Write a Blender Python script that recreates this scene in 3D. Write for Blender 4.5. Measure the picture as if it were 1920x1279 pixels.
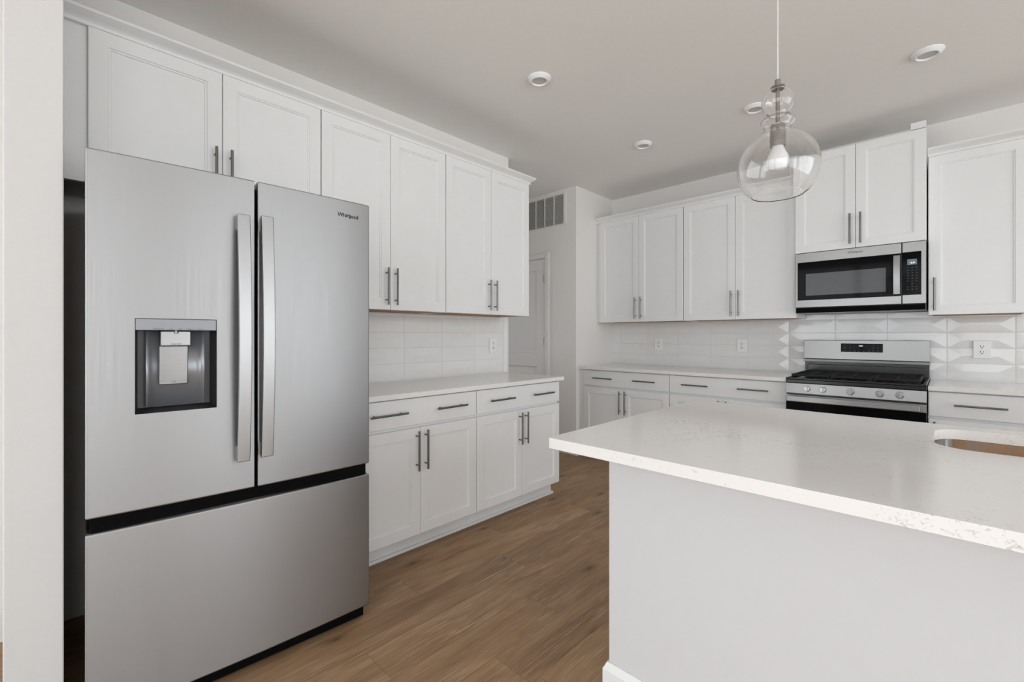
import bpy, bmesh, math, random
from mathutils import Vector, Matrix
R = math.radians
for o in list(bpy.data.objects):
    bpy.data.objects.remove(o)
SC = bpy.context.scene
C = SC.collection

# ------------------------------------------------------------------ camera
cd = bpy.data.cameras.new('camera')
cam = bpy.data.objects.new('camera', cd)
C.objects.link(cam)
cam.location = (0, 0, 1.2253)
cam.rotation_euler = (R(90), 0, 0.7671)
cd.sensor_width = 36
cd.sensor_fit = 'HORIZONTAL'
cd.lens = 846.42 / 1920 * 36
cd.shift_y = -(639.5 - 629.67) / 1920
cd.clip_start = 0.05
SC.camera = cam

# ------------------------------------------------------------------ world, daylight, exposure
wd = bpy.data.worlds.new('daylight')
SC.world = wd
wd.use_nodes = True
wnt = wd.node_tree
bgn = wnt.nodes['Background']
wtc = wnt.nodes.new('ShaderNodeTexCoord')
wsp = wnt.nodes.new('ShaderNodeSeparateXYZ')
wnt.links.new(wtc.outputs['Generated'], wsp.inputs[0])
wrp = wnt.nodes.new('ShaderNodeValToRGB')       # overcast sky above; below the horizon an added glow that lights the ceiling
wmp = wnt.nodes.new('ShaderNodeMapRange')
wmp.inputs['From Min'].default_value = -1
wmp.inputs['From Max'].default_value = 1
wnt.links.new(wsp.outputs[2], wmp.inputs[0])
wnt.links.new(wmp.outputs[0], wrp.inputs[0])
wrp.color_ramp.elements[0].position = 0.47
wrp.color_ramp.elements[0].color = (1.06, 1.09, 1.115, 1)
wrp.color_ramp.elements[1].position = 0.53
wrp.color_ramp.elements[1].color = (1.06, 1.12, 1.175, 1)
wnt.links.new(wrp.outputs[0], bgn.inputs[0])
bgn.inputs[1].default_value = 3.6
SC.view_settings.view_transform = 'Standard'
SC.view_settings.look = 'None'
SC.view_settings.gamma = 1
SC.view_settings.use_curve_mapping = False
SC.view_settings.exposure = -0.06


def area(name, loc, rot, sx, sy, power, col=(1, 1, 1)):
    l = bpy.data.lights.new(name, 'AREA')
    l.shape = 'RECTANGLE'
    l.size = sx
    l.size_y = sy
    l.energy = power
    l.color = col
    o = bpy.data.objects.new(name, l)
    C.objects.link(o)
    o.location = loc
    o.rotation_euler = rot
    return o


# daylight comes in through unseen glazing behind and right of the camera, enlarged for even light; portals guide its sampling
REAR_Y, RIGHT_X = -3.2, 3.5
REAR = [(-2.65, 0.05, 0.04, 2.70), (0.15, 3.42, 0.04, 2.70)]
RIGHT = [(-3.1, -0.15, 0.04, 2.70), (0.2, 3.75, 0.04, 2.70)]
for a, b, c, d in REAR:
    area('daylight_portal', ((a + b) / 2, REAR_Y - 0.06, (c + d) / 2), (R(90), 0, 0), b - a, d - c, 1).data.cycles.is_portal = True
for a, b, c, d in RIGHT:
    area('daylight_portal', (RIGHT_X + 0.06, (a + b) / 2, (c + d) / 2), (R(90), 0, R(90)), b - a, d - c, 1).data.cycles.is_portal = True
area('daylight_portal', (-4.58, 3.206, 1.3), (R(90), 0, R(-90)), 0.44, 2.0, 1).data.cycles.is_portal = True  # portal of the added window at the hall end

# ------------------------------------------------------------------ materials


def new_mat(name):
    m = bpy.data.materials.new(name)
    m.use_nodes = True
    nt = m.node_tree
    return m, nt, nt.nodes['Principled BSDF']


def N(nt, typ, **kw):
    n = nt.nodes.new(typ)
    for k, v in kw.items():
        setattr(n, k, v)
    return n


def link(nt, a, b):
    nt.links.new(a, b)


def math_n(nt, op, a, b=None, clamp=False):
    n = nt.nodes.new('ShaderNodeMath')
    n.operation = op
    n.use_clamp = clamp
    for i, v in enumerate((a, b)):
        if v is None:
            continue
        if isinstance(v, (int, float)):
            n.inputs[i].default_value = v
        else:
            nt.links.new(v, n.inputs[i])
    return n.outputs[0]


def ramp(nt, fac, stops):
    n = nt.nodes.new('ShaderNodeValToRGB')
    els = n.color_ramp.elements
    while len(els) > 1:
        els.remove(els[-1])
    els[0].position, els[0].color = stops[0][0], (*stops[0][1], 1)
    for p, c in stops[1:]:
        e = els.new(p)
        e.color = (*c, 1)
    nt.links.new(fac, n.inputs[0])
    return n.outputs[0]


def plain(name, col, rough=0.5, metal=0.0, spec=0.5, var=0.0, scale=20.0, coat=0.0, bump=0.0):
    m, nt, b = new_mat(name)
    b.inputs['Roughness'].default_value = rough
    b.inputs['Metallic'].default_value = metal
    b.inputs['Specular IOR Level'].default_value = spec
    b.inputs['Coat Weight'].default_value = coat
    tc = N(nt, 'ShaderNodeTexCoord')
    nz = N(nt, 'ShaderNodeTexNoise')
    nz.inputs['Scale'].default_value = scale
    nz.inputs['Detail'].default_value = 3
    link(nt, tc.outputs['Object'], nz.inputs['Vector'])
    lo = tuple(c * (1 - var) for c in col)
    hi = tuple(min(1, c * (1 + var)) for c in col)
    link(nt, ramp(nt, nz.outputs[0], [(0.3, lo), (0.7, hi)]), b.inputs['Base Color'])
    if bump:
        bp = N(nt, 'ShaderNodeBump')
        bp.inputs['Strength'].default_value = bump
        bp.inputs['Distance'].default_value = 0.001
        link(nt, nz.outputs[0], bp.inputs['Height'])
        link(nt, bp.outputs[0], b.inputs['Normal'])
    return m


def steel(name, col, rough, along='Z', streak=0.05, aniso=0.0):
    m, nt, b = new_mat(name)
    b.inputs['Metallic'].default_value = 1
    if aniso:
        b.inputs['Anisotropic'].default_value = aniso
        b.inputs['Anisotropic Rotation'].default_value = 0.25
        tg = N(nt, 'ShaderNodeTangent', direction_type='RADIAL', axis='Z')
        link(nt, tg.outputs[0], b.inputs['Tangent'])
    tc = N(nt, 'ShaderNodeTexCoord')
    mp = N(nt, 'ShaderNodeMapping')
    s = {'Z': (900, 900, 4), 'X': (4, 900, 900)}[along]
    mp.inputs['Scale'].default_value = s
    link(nt, tc.outputs['Object'], mp.inputs['Vector'])
    nz = N(nt, 'ShaderNodeTexNoise')
    nz.inputs['Scale'].default_value = 1
    nz.inputs['Detail'].default_value = 1
    link(nt, mp.outputs[0], nz.inputs['Vector'])
    lo = tuple(c * (1 - streak) for c in col)
    hi = tuple(min(1, c * (1 + streak)) for c in col)
    link(nt, ramp(nt, nz.outputs[0], [(0.3, lo), (0.7, hi)]), b.inputs['Base Color'])
    r = ramp(nt, nz.outputs[0], [(0.3, (rough * 0.92,) * 3), (0.7, (rough * 1.08,) * 3)])
    link(nt, r, b.inputs['Roughness'])
    return m


def emis(name, col, strength):
    m, nt, b = new_mat(name)
    b.inputs['Base Color'].default_value = (0, 0, 0, 1)
    b.inputs['Emission Color'].default_value = (*col, 1)
    b.inputs['Emission Strength'].default_value = strength
    return m


def glass(name, rough=0.0, ior=1.45, tint=(1, 1, 1)):
    m, nt, b = new_mat(name)
    b.inputs['Base Color'].default_value = (*tint, 1)
    b.inputs['Roughness'].default_value = rough
    b.inputs['IOR'].default_value = ior
    b.inputs['Transmission Weight'].default_value = 1
    return m


def thin_glass(name):
    """window pane: lets daylight straight through and keeps a faint reflection"""
    m = bpy.data.materials.new(name)
    m.use_nodes = True
    nt = m.node_tree
    nt.nodes.remove(nt.nodes['Principled BSDF'])
    tr = nt.nodes.new('ShaderNodeBsdfTransparent')
    gl = nt.nodes.new('ShaderNodeBsdfGlossy')
    gl.inputs['Roughness'].default_value = 0.0
    fr = nt.nodes.new('ShaderNodeFresnel')
    fr.inputs['IOR'].default_value = 1.4
    mx = nt.nodes.new('ShaderNodeMixShader')
    nt.links.new(fr.outputs[0], mx.inputs[0])
    nt.links.new(tr.outputs[0], mx.inputs[1])
    nt.links.new(gl.outputs[0], mx.inputs[2])
    nt.links.new(mx.outputs[0], nt.nodes['Material Output'].inputs['Surface'])
    return m


def wood_floor():
    m, nt, b = new_mat('wood_plank_floor')
    tc = N(nt, 'ShaderNodeTexCoord')
    sp = N(nt, 'ShaderNodeSeparateXYZ')
    link(nt, tc.outputs['Object'], sp.inputs[0])
    X, Y = sp.outputs[0], sp.outputs[1]
    PW, PL = 0.185, 1.42
    xr = math_n(nt, 'DIVIDE', math_n(nt, 'ADD', X, 21.22), PW)
    row = math_n(nt, 'FLOOR', xr)
    fx = math_n(nt, 'FRACT', xr)
    wn = N(nt, 'ShaderNodeTexWhiteNoise', noise_dimensions='1D')
    link(nt, row, wn.inputs['W'])
    off = math_n(nt, 'MULTIPLY', wn.outputs['Value'], 5.3)
    for k, ys in ((104, 1.236), (105, 1.775), (106, 0.863), (107, 1.58)):   # board ends seen between fridge and island
        c = math_n(nt, 'COMPARE', row, float(k))
        c.node.inputs[2].default_value = 0.5
        want = 40.0 - (ys + 20) / PL
        off = math_n(nt, 'ADD', math_n(nt, 'MULTIPLY', off, math_n(nt, 'SUBTRACT', 1.0, c)), math_n(nt, 'MULTIPLY', c, want))
    yr = math_n(nt, 'ADD', math_n(nt, 'DIVIDE', math_n(nt, 'ADD', Y, 20), PL), off)
    col = math_n(nt, 'FLOOR', yr)
    fy = math_n(nt, 'FRACT', yr)
    cid = N(nt, 'ShaderNodeCombineXYZ')
    link(nt, row, cid.inputs[0])
    link(nt, col, cid.inputs[1])
    w2 = N(nt, 'ShaderNodeTexWhiteNoise', noise_dimensions='2D')
    link(nt, cid.outputs[0], w2.inputs['Vector'])
    pid = w2.outputs['Value']
    # grain coordinates, stretched along the plank and shifted per plank
    def coords(sx, sy, k):
        c = N(nt, 'ShaderNodeCombineXYZ')
        link(nt, math_n(nt, 'ADD', math_n(nt, 'MULTIPLY', X, sx), math_n(nt, 'MULTIPLY', pid, 37.0 * k)), c.inputs[0])
        link(nt, math_n(nt, 'ADD', math_n(nt, 'MULTIPLY', Y, sy), math_n(nt, 'MULTIPLY', pid, 91.0 * k)), c.inputs[1])
        return c.outputs[0]
    def noise(vec, scale, detail, dist=0.0, rough=0.6):
        n = N(nt, 'ShaderNodeTexNoise')
        n.inputs['Scale'].default_value = scale
        n.inputs['Detail'].default_value = detail
        n.inputs['Roughness'].default_value = rough
        n.inputs['Distortion'].default_value = dist
        link(nt, vec, n.inputs['Vector'])
        return n.outputs[0]
    big = noise(coords(9.0, 1.5, 1.0), 1.0, 5, 1.2)
    fine = noise(coords(110.0, 5.0, 1.3), 1.0, 4, 0.5)
    # cathedral grain: distorted wave
    wv = N(nt, 'ShaderNodeTexWave', wave_type='BANDS', bands_direction='X')
    wv.inputs['Scale'].default_value = 1.0
    wv.inputs['Distortion'].default_value = 9.0
    wv.inputs['Detail'].default_value = 3.0
    wv.inputs['Detail Scale'].default_value = 0.9
    wv.inputs['Detail Roughness'].default_value = 0.6
    link(nt, coords(26.0, 1.1, 1.7), wv.inputs['Vector'])
    base = ramp(nt, big, [(0.25, (0.255, 0.147, 0.078)), (0.5, (0.36, 0.22, 0.12)), (0.75, (0.46, 0.295, 0.17))])
    tone = ramp(nt, pid, [(0.0, (0.86, 0.85, 0.85)), (0.5, (0.98, 0.98, 0.98)), (1.0, (1.10, 1.09, 1.06))])
    mul = N(nt, 'ShaderNodeMix', data_type='RGBA', blend_type='MULTIPLY')
    mul.inputs[0].default_value = 1
    link(nt, base, mul.inputs[6])
    link(nt, tone, mul.inputs[7])
    m2 = N(nt, 'ShaderNodeMix', data_type='RGBA', blend_type='MULTIPLY')
    m2.inputs[0].default_value = 1
    link(nt, mul.outputs[2], m2.inputs[6])
    link(nt, ramp(nt, fine, [(0.3, (0.80, 0.79, 0.78)), (0.6, (1.05, 1.05, 1.05))]), m2.inputs[7])
    # light cerused streaks following the wave, in patches
    patch = ramp(nt, noise(coords(7.0, 1.3, 2.1), 1.0, 2), [(0.44, (0, 0, 0)), (0.58, (1, 1, 1))])
    line = ramp(nt, wv.outputs[0], [(0.70, (0, 0, 0)), (0.93, (1, 1, 1))])
    brk = ramp(nt, noise(coords(60.0, 6.0, 2.7), 1.0, 2), [(0.42, (0, 0, 0)), (0.60, (1, 1, 1))])
    lf = math_n(nt, 'MULTIPLY', math_n(nt, 'MULTIPLY', patch, line), math_n(nt, 'MULTIPLY', brk, 0.6))
    m3 = N(nt, 'ShaderNodeMix', data_type='RGBA')
    link(nt, lf, m3.inputs[0])
    link(nt, m2.outputs[2], m3.inputs[6])
    m3.inputs[7].default_value = (0.66, 0.52, 0.385, 1)
    # knots
    vo = N(nt, 'ShaderNodeTexVoronoi', voronoi_dimensions='2D')
    vo.inputs['Scale'].default_value = 1.0
    link(nt, coords(5.2, 1.9, 3.3), vo.inputs['Vector'])
    w3 = N(nt, 'ShaderNodeSeparateColor')
    link(nt, vo.outputs['Color'], w3.inputs[0])
    kn = math_n(nt, 'MULTIPLY', ramp(nt, vo.outputs['Distance'], [(0.012, (1, 1, 1)), (0.045, (0.55, 0.55, 0.55)), (0.15, (0, 0, 0))]),
                math_n(nt, 'GREATER_THAN', w3.outputs[0], 0.5))
    m4 = N(nt, 'ShaderNodeMix', data_type='RGBA')
    link(nt, math_n(nt, 'MULTIPLY', kn, 0.8), m4.inputs[0])
    link(nt, m3.outputs[2], m4.inputs[6])
    m4.inputs[7].default_value = (0.062, 0.033, 0.019, 1)
    # seams
    ex = math_n(nt, 'MULTIPLY', math_n(nt, 'MINIMUM', fx, math_n(nt, 'SUBTRACT', 1.0, fx)), PW)
    ey = math_n(nt, 'MULTIPLY', math_n(nt, 'MINIMUM', fy, math_n(nt, 'SUBTRACT', 1.0, fy)), PL)
    e = math_n(nt, 'MINIMUM', ex, ey)
    sm = ramp(nt, math_n(nt, 'DIVIDE', e, 0.004), [(0.2, (0.74, 0.73, 0.72)), (0.6, (1, 1, 1))])
    m5 = N(nt, 'ShaderNodeMix', data_type='RGBA', blend_type='MULTIPLY')
    m5.inputs[0].default_value = 1
    link(nt, m4.outputs[2], m5.inputs[6])
    link(nt, sm, m5.inputs[7])
    link(nt, m5.outputs[2], b.inputs['Base Color'])
    b.inputs['Roughness'].default_value = 0.5
    b.inputs['Specular IOR Level'].default_value = 0.35
    bp = N(nt, 'ShaderNodeBump')
    bp.inputs['Strength'].default_value = 0.25
    bp.inputs['Distance'].default_value = 0.0012
    link(nt, math_n(nt, 'ADD', math_n(nt, 'MULTIPLY', fine, 0.5), sm), bp.inputs['Height'])
    link(nt, bp.outputs[0], b.inputs['Normal'])
    return m


def quartz(name, speck=1.0):
    m, nt, b = new_mat(name)
    tc = N(nt, 'ShaderNodeTexCoord')
    def noise(scale, detail, dist=0.0):
        n = N(nt, 'ShaderNodeTexNoise')
        n.inputs['Scale'].default_value = scale
        n.inputs['Detail'].default_value = detail
        n.inputs['Distortion'].default_value = dist
        link(nt, tc.outputs['Object'], n.inputs['Vector'])
        return n.outputs[0]
    mask = ramp(nt, noise(2.3, 3, 0.6), [(0.50, (0, 0, 0)), (0.66, (1, 1, 1))])
    sp = ramp(nt, noise(85, 4, 1.5), [(0.56, (0, 0, 0)), (0.68, (1, 1, 1))])
    f = math_n(nt, 'MULTIPLY', math_n(nt, 'MULTIPLY', mask, sp), 0.75 * speck)
    # a sparse fleck everywhere
    f2 = math_n(nt, 'MULTIPLY', ramp(nt, noise(60, 3, 1.0), [(0.66, (0, 0, 0)), (0.74, (1, 1, 1))]), 0.30 * speck)
    mx = N(nt, 'ShaderNodeMix', data_type='RGBA')
    link(nt, math_n(nt, 'MAXIMUM', f, f2), mx.inputs[0])
    mx.inputs[6].default_value = (0.87, 0.85, 0.83, 1)
    mx.inputs[7].default_value = (0.36, 0.31, 0.285, 1)
    link(nt, mx.outputs[2], b.inputs['Base Color'])
    b.inputs['Roughness'].default_value = 0.12
    return m


M = dict(
    cab=plain('white_cabinet_paint', (0.85, 0.85, 0.845), 0.38, var=0.008),
    trim=plain('white_trim_paint', (0.82, 0.82, 0.81), 0.35, var=0.008),
    wall=plain('warm_white_wall_paint', (0.85, 0.828, 0.805), 0.85, spec=0.2, var=0.01, scale=60, bump=0.08),
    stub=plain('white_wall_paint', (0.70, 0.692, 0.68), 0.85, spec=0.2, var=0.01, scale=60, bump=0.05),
    ceil=plain('ceiling_paint', (0.93, 0.908, 0.872), 0.9, spec=0.1, var=0.008, scale=40),
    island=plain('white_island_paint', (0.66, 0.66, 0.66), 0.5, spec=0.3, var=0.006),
    wood=plain('bare_plywood', (0.40, 0.22, 0.10), 0.7, var=0.15, scale=8),
    floor=wood_floor(),
    quartz=quartz('white_quartz', 1.0),
    quartz2=quartz('white_quartz_wall_counters', 0.35),
    steel=steel('brushed_stainless_fridge', (0.40, 0.40, 0.402), 0.42, 'Z', 0.012, 0.75),
    steelh=steel('brushed_stainless', (0.33, 0.327, 0.322), 0.34, 'X', 0.04, 0.7),
    handle=steel('brushed_handle_steel', (0.44, 0.44, 0.44), 0.38, 'Z', 0.02, 0.6),
    pull=plain('dark_brushed_nickel', (0.20, 0.195, 0.19), 0.33, 1.0, var=0.08, scale=300),
    knob=plain('polished_knob_steel', (0.50, 0.50, 0.50), 0.26, 1.0, var=0.02),
    nickel=plain('brushed_nickel', (0.36, 0.345, 0.325), 0.28, 1.0, var=0.05, scale=200),
    chrome=plain('sink_stainless', (0.72, 0.72, 0.72), 0.2, 1.0, var=0.04, scale=90),
    black=plain('black_enamel', (0.008, 0.008, 0.009), 0.22, var=0.05),
    blackm=plain('matte_black', (0.003, 0.003, 0.003), 0.7, spec=0.06, var=0.1),
    iron=plain('cast_iron', (0.010, 0.010, 0.011), 0.55, spec=0.3, var=0.2, scale=120, bump=0.2),
    bglass=plain('black_glass', (0.004, 0.004, 0.005), 0.06, spec=0.06, var=0.02),
    mwin=plain('microwave_mesh_window', (0.055, 0.055, 0.056), 0.08, spec=0.3, var=0.05),
    recess=plain('dark_grey_plastic', (0.02, 0.02, 0.022), 0.35, var=0.05),
    grey=plain('grey_satin_plastic', (0.30, 0.31, 0.33), 0.32, 0.5, var=0.02),
    strip=plain('grey_control_plastic', (0.25, 0.255, 0.27), 0.35, 0.3, var=0.02),
    tile=plain('glossy_white_tile', (0.86, 0.855, 0.845), 0.07, spec=0.5, var=0.01),
    grout=plain('light_grout', (0.74, 0.73, 0.715), 0.9, var=0.05, scale=200),
    plastic=plain('white_plastic', (0.91, 0.91, 0.905), 0.3, var=0.005),
    slot=plain('dark_slot', (0.03, 0.03, 0.03), 0.6, var=0.05),
    doorp=plain('white_door_paint', (0.82, 0.80, 0.78), 0.4, var=0.008),
    hinge=plain('satin_hinge_steel', (0.45, 0.43, 0.41), 0.35, 1.0, var=0.05),
    lens=plain('frosted_lens', (0.60, 0.58, 0.55), 0.5, var=0.01),
    duct=plain('dark_duct', (0.10, 0.10, 0.10), 0.9, var=0.1),
    louver=plain('painted_louver', (0.62, 0.61, 0.59), 0.45, var=0.02),
    glass=glass('clear_glass'),
    pane=thin_glass('window_pane'),
    bulb=plain('frosted_bulb', (0.90, 0.89, 0.88), 0.25, var=0.005),
    cord=plain('clear_white_cord', (0.72, 0.71, 0.69), 0.4, var=0.02),
    ink=plain('black_ink', (0.012, 0.012, 0.012), 0.4, var=0.02),
    mark=plain('grey_key_marks', (0.16, 0.16, 0.16), 0.5, var=0.02),
    lcd=plain('lcd_glass', (0.14, 0.16, 0.18), 0.15, var=0.03),
    digit=emis('lit_digits', (0.85, 0.95, 1.0), 2.2),
    tint_board=plain('brown_reflection_board', (0.74, 0.43, 0.20), 0.8, var=0.12, scale=14),
)

# ------------------------------------------------------------------ mesh helpers


def BM():
    return bmesh.new()


def box(bm, x0, x1, y0, y1, z0, z1):
    v = [bm.verts.new((x, y, z)) for x in (x0, x1) for y in (y0, y1) for z in (z0, z1)]
    for f in ((0, 1, 3, 2), (4, 6, 7, 5), (0, 4, 5, 1), (2, 3, 7, 6), (0, 2, 6, 4), (1, 5, 7, 3)):
        bm.faces.new([v[i] for i in f])
    return v


def cyl(bm, p0, p1, r0, r1=None, seg=16, caps=True):
    r1 = r0 if r1 is None else r1
    p0, p1 = Vector(p0), Vector(p1)
    d = (p1 - p0).normalized()
    a = d.orthogonal().normalized()
    c = d.cross(a)
    ring = []
    for p, r in ((p0, r0), (p1, r1)):
        ring.append([bm.verts.new(p + (a * math.cos(t) + c * math.sin(t)) * r)
                     for t in (2 * math.pi * i / seg for i in range(seg))])
    for i in range(seg):
        j = (i + 1) % seg
        bm.faces.new((ring[0][i], ring[0][j], ring[1][j], ring[1][i]))
    if caps:
        bm.faces.new(ring[0][::-1])
        bm.faces.new(ring[1])


def lathe(bm, prof, cx=0, cy=0, seg=48, close=False):
    """prof: list of (r, z); r=0 ends become poles; close joins last ring to the first"""
    rings = []
    for r, z in prof:
        if r <= 1e-6:
            rings.append([bm.verts.new((cx, cy, z))])
        else:
            rings.append([bm.verts.new((cx + r * math.cos(2 * math.pi * i / seg), cy + r * math.sin(2 * math.pi * i / seg), z))
                          for i in range(seg)])
    pairs = list(zip(rings, rings[1:])) + ([(rings[-1], rings[0])] if close else [])
    for A, B in pairs:
        for i in range(seg):
            j = (i + 1) % seg
            if len(A) == 1 and len(B) == 1:
                continue
            if len(A) == 1:
                bm.faces.new((A[0], B[j], B[i]))
            elif len(B) == 1:
                bm.faces.new((A[i], A[j], B[0]))
            else:
                bm.faces.new((A[i], A[j], B[j], B[i]))


def prism(bm, pts, axis, a, b):
    """extrude a 2-D outline between a and b along axis; pts are the other two coordinates in xyz order"""
    def P(p, t):
        return {'x': (t, p[0], p[1]), 'y': (p[0], t, p[1]), 'z': (p[0], p[1], t)}[axis]
    A = [bm.verts.new(P(p, a)) for p in pts]
    B = [bm.verts.new(P(p, b)) for p in pts]
    n = len(pts)
    for i in range(n):
        j = (i + 1) % n
        bm.faces.new((A[i], A[j], B[j], B[i]))
    bm.faces.new(A[::-1])
    bm.faces.new(B)


def quad(bm, pts):
    bm.faces.new([bm.verts.new(p) for p in pts])


def panel_door(bm, x0, x1, z0, z1, yf, th, panels, prof, ch=0.0018):
    """slab whose front (at y=yf, facing -y) has stepped rectangular panels; prof: [(inset, depth), ...] last one is the field"""
    X0, X1, Z0, Z1 = x0 + ch, x1 - ch, z0 + ch, z1 - ch
    xs = sorted({X0, X1, *[p[0] for p in panels], *[p[1] for p in panels]})
    zs = sorted({Z0, Z1, *[p[2] for p in panels], *[p[3] for p in panels]})
    for a, b in zip(xs, xs[1:]):
        for c, d in zip(zs, zs[1:]):
            mx, mz = (a + b) / 2, (c + d) / 2
            if any(p[0] < mx < p[1] and p[2] < mz < p[3] for p in panels):
                continue
            quad(bm, [(a, yf, c), (b, yf, c), (b, yf, d), (a, yf, d)])

    def ring(r0, y0, r1, y1):
        P = [(r0[0], y0, r0[2]), (r0[1], y0, r0[2]), (r0[1], y0, r0[3]), (r0[0], y0, r0[3])]
        Q = [(r1[0], y1, r1[2]), (r1[1], y1, r1[2]), (r1[1], y1, r1[3]), (r1[0], y1, r1[3])]
        for i in range(4):
            j = (i + 1) % 4
            quad(bm, [P[i], P[j], Q[j], Q[i]])
    ring((X0, X1, Z0, Z1), yf, (x0, x1, z0, z1), yf + ch)
    ring((x0, x1, z0, z1), yf + ch, (x0, x1, z0, z1), yf + th)
    quad(bm, [(x0, yf + th, z0), (x0, yf + th, z1), (x1, yf + th, z1), (x1, yf + th, z0)])
    for p in panels:
        cur, cy = p, yf
        for ins, dep in prof:
            r = (p[0] + ins, p[1] - ins, p[2] + ins, p[3] - ins)
            ring(cur, cy, r, yf + dep)
            cur, cy = r, yf + dep
        quad(bm, [(cur[0], cy, cur[2]), (cur[1], cy, cur[2]), (cur[1], cy, cur[3]), (cur[0], cy, cur[3])])
    bmesh.ops.remove_doubles(bm, verts=bm.verts, dist=1e-6)


def obj(name, bm, mat, parent=None, org=None, bevel=0.0, seg=2, smooth=True, angle=35):
    if org is not None:
        bmesh.ops.translate(bm, verts=bm.verts, vec=-Vector(org))
    bmesh.ops.recalc_face_normals(bm, faces=bm.faces)
    me = bpy.data.meshes.new(name)
    bm.to_mesh(me)
    bm.free()
    me.materials.append(mat)
    o = bpy.data.objects.new(name, me)
    C.objects.link(o)
    if parent:
        o.parent = parent
    if smooth:
        me.polygons.foreach_set('use_smooth', [True] * len(me.polygons))
        me.set_sharp_from_angle(angle=R(angle))
    if bevel:
        b = o.modifiers.new('edge', 'BEVEL')
        b.width = bevel
        b.segments = seg
        b.limit_method = 'ANGLE'
        b.angle_limit = R(40)
        b.harden_normals = smooth
    return o


def tag(o, label, cat, group=None):
    o['label'] = label
    o['category'] = cat
    if group:
        o['group'] = group
    return o


def thing(name, label, cat, loc=(0, 0, 0), rz=0, group=None):
    o = bpy.data.objects.new(name, None)
    C.objects.link(o)
    o.empty_display_size = 0.1
    o.location = loc
    o.rotation_euler = (0, 0, rz)
    return tag(o, label, cat, group)


def struct(name, bm, mat, parent=None, **kw):
    o = obj(name, bm, mat, parent, **kw)
    if not parent:
        o['kind'] = 'structure'
    return o


def text(name, s, size, mat, parent, mtx, extrude=0.0003, spacing=1.0, sx=1.0):
    cu = bpy.data.curves.new(name, 'FONT')
    cu.body = s
    cu.size = size
    cu.extrude = extrude
    cu.align_x = 'CENTER'
    cu.align_y = 'CENTER'
    cu.space_character = spacing
    t = bpy.data.objects.new(name, cu)
    C.objects.link(t)
    dg = bpy.context.evaluated_depsgraph_get()
    me = bpy.data.meshes.new_from_object(t.evaluated_get(dg))
    bpy.data.objects.remove(t)
    me.transform(Matrix.Diagonal((sx, 1, 1, 1)))
    me.transform(mtx)
    me.name = name
    me.materials.clear()
    me.materials.append(mat)
    o = bpy.data.objects.new(name, me)
    C.objects.link(o)
    o.parent = parent
    return o


def facing(x, y, z):
    """text frame on a front face looking to -y"""
    return Matrix.Translation((x, y, z)) @ Matrix.Rotation(R(90), 4, 'X')


# ------------------------------------------------------------------ dimensions of the room
WX = -2.73          # face of the left wall and of the alcove wall
WY = 4.4705         # face of the back wall
CZ = 2.758          # ceiling
HY0, HY1 = 2.787, 3.775   # hallway opening between these
XR, YR = RIGHT_X, REAR_Y  # right wall, rear wall

# ------------------------------------------------------------------ room shell
bm = BM(); box(bm, -4.6, XR + 0.15, YR - 0.15, WY + 0.15, -0.1, 0); struct('floor', bm, M['floor'])
bm = BM(); box(bm, -4.6, XR + 0.15, YR - 0.15, WY + 0.15, CZ, CZ + 0.1); struct('ceiling', bm, M['ceil'])
bm = BM(); box(bm, WX - 0.12, WX, YR, HY0, 0, CZ); box(bm, -4.4, WX - 0.12, HY0 - 0.12, HY0, 0, CZ)
struct('wall_left', bm, M['wall'])
bm = BM(); box(bm, WX, -1.95, -0.082, 0.043, 0, CZ); struct('wall_stub', bm, M['stub'], bevel=0.004)
bm = BM(); box(bm, WX - 0.12, XR, WY, WY + 0.12, 0, CZ); struct('wall_back', bm, M['wall'])
# hallway wall with the door opening, and the alcove return that meets the back wall
DX0, DX1, DZ = -3.945, -3.137, 2.066
bm = BM()
box(bm, -4.4, DX0, HY1, HY1 + 0.12, 0, CZ)
box(bm, DX0, DX1, HY1, HY1 + 0.12, DZ, CZ)
box(bm, DX1, WX, HY1, HY1 + 0.12, 0, CZ)
box(bm, WX - 0.12, WX, HY1 + 0.12, WY, 0, CZ)
struct('wall_hall', bm, M['wall'])


def wall_with_windows(name, horiz, at, th, lo, hi, wins):
    bm = BM()
    def bx(a, b, c, d):
        if horiz:
            box(bm, a, b, at, at + th, c, d)
        else:
            box(bm, at, at + th, a, b, c, d)
    cur = lo
    for a, b, c, d in sorted(wins):
        bx(cur, a, 0, CZ); bx(a, b, 0, c); bx(a, b, d, CZ)
        cur = b
    bx(cur, hi, 0, CZ)
    return struct(name, bm, M['wall'])


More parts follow.
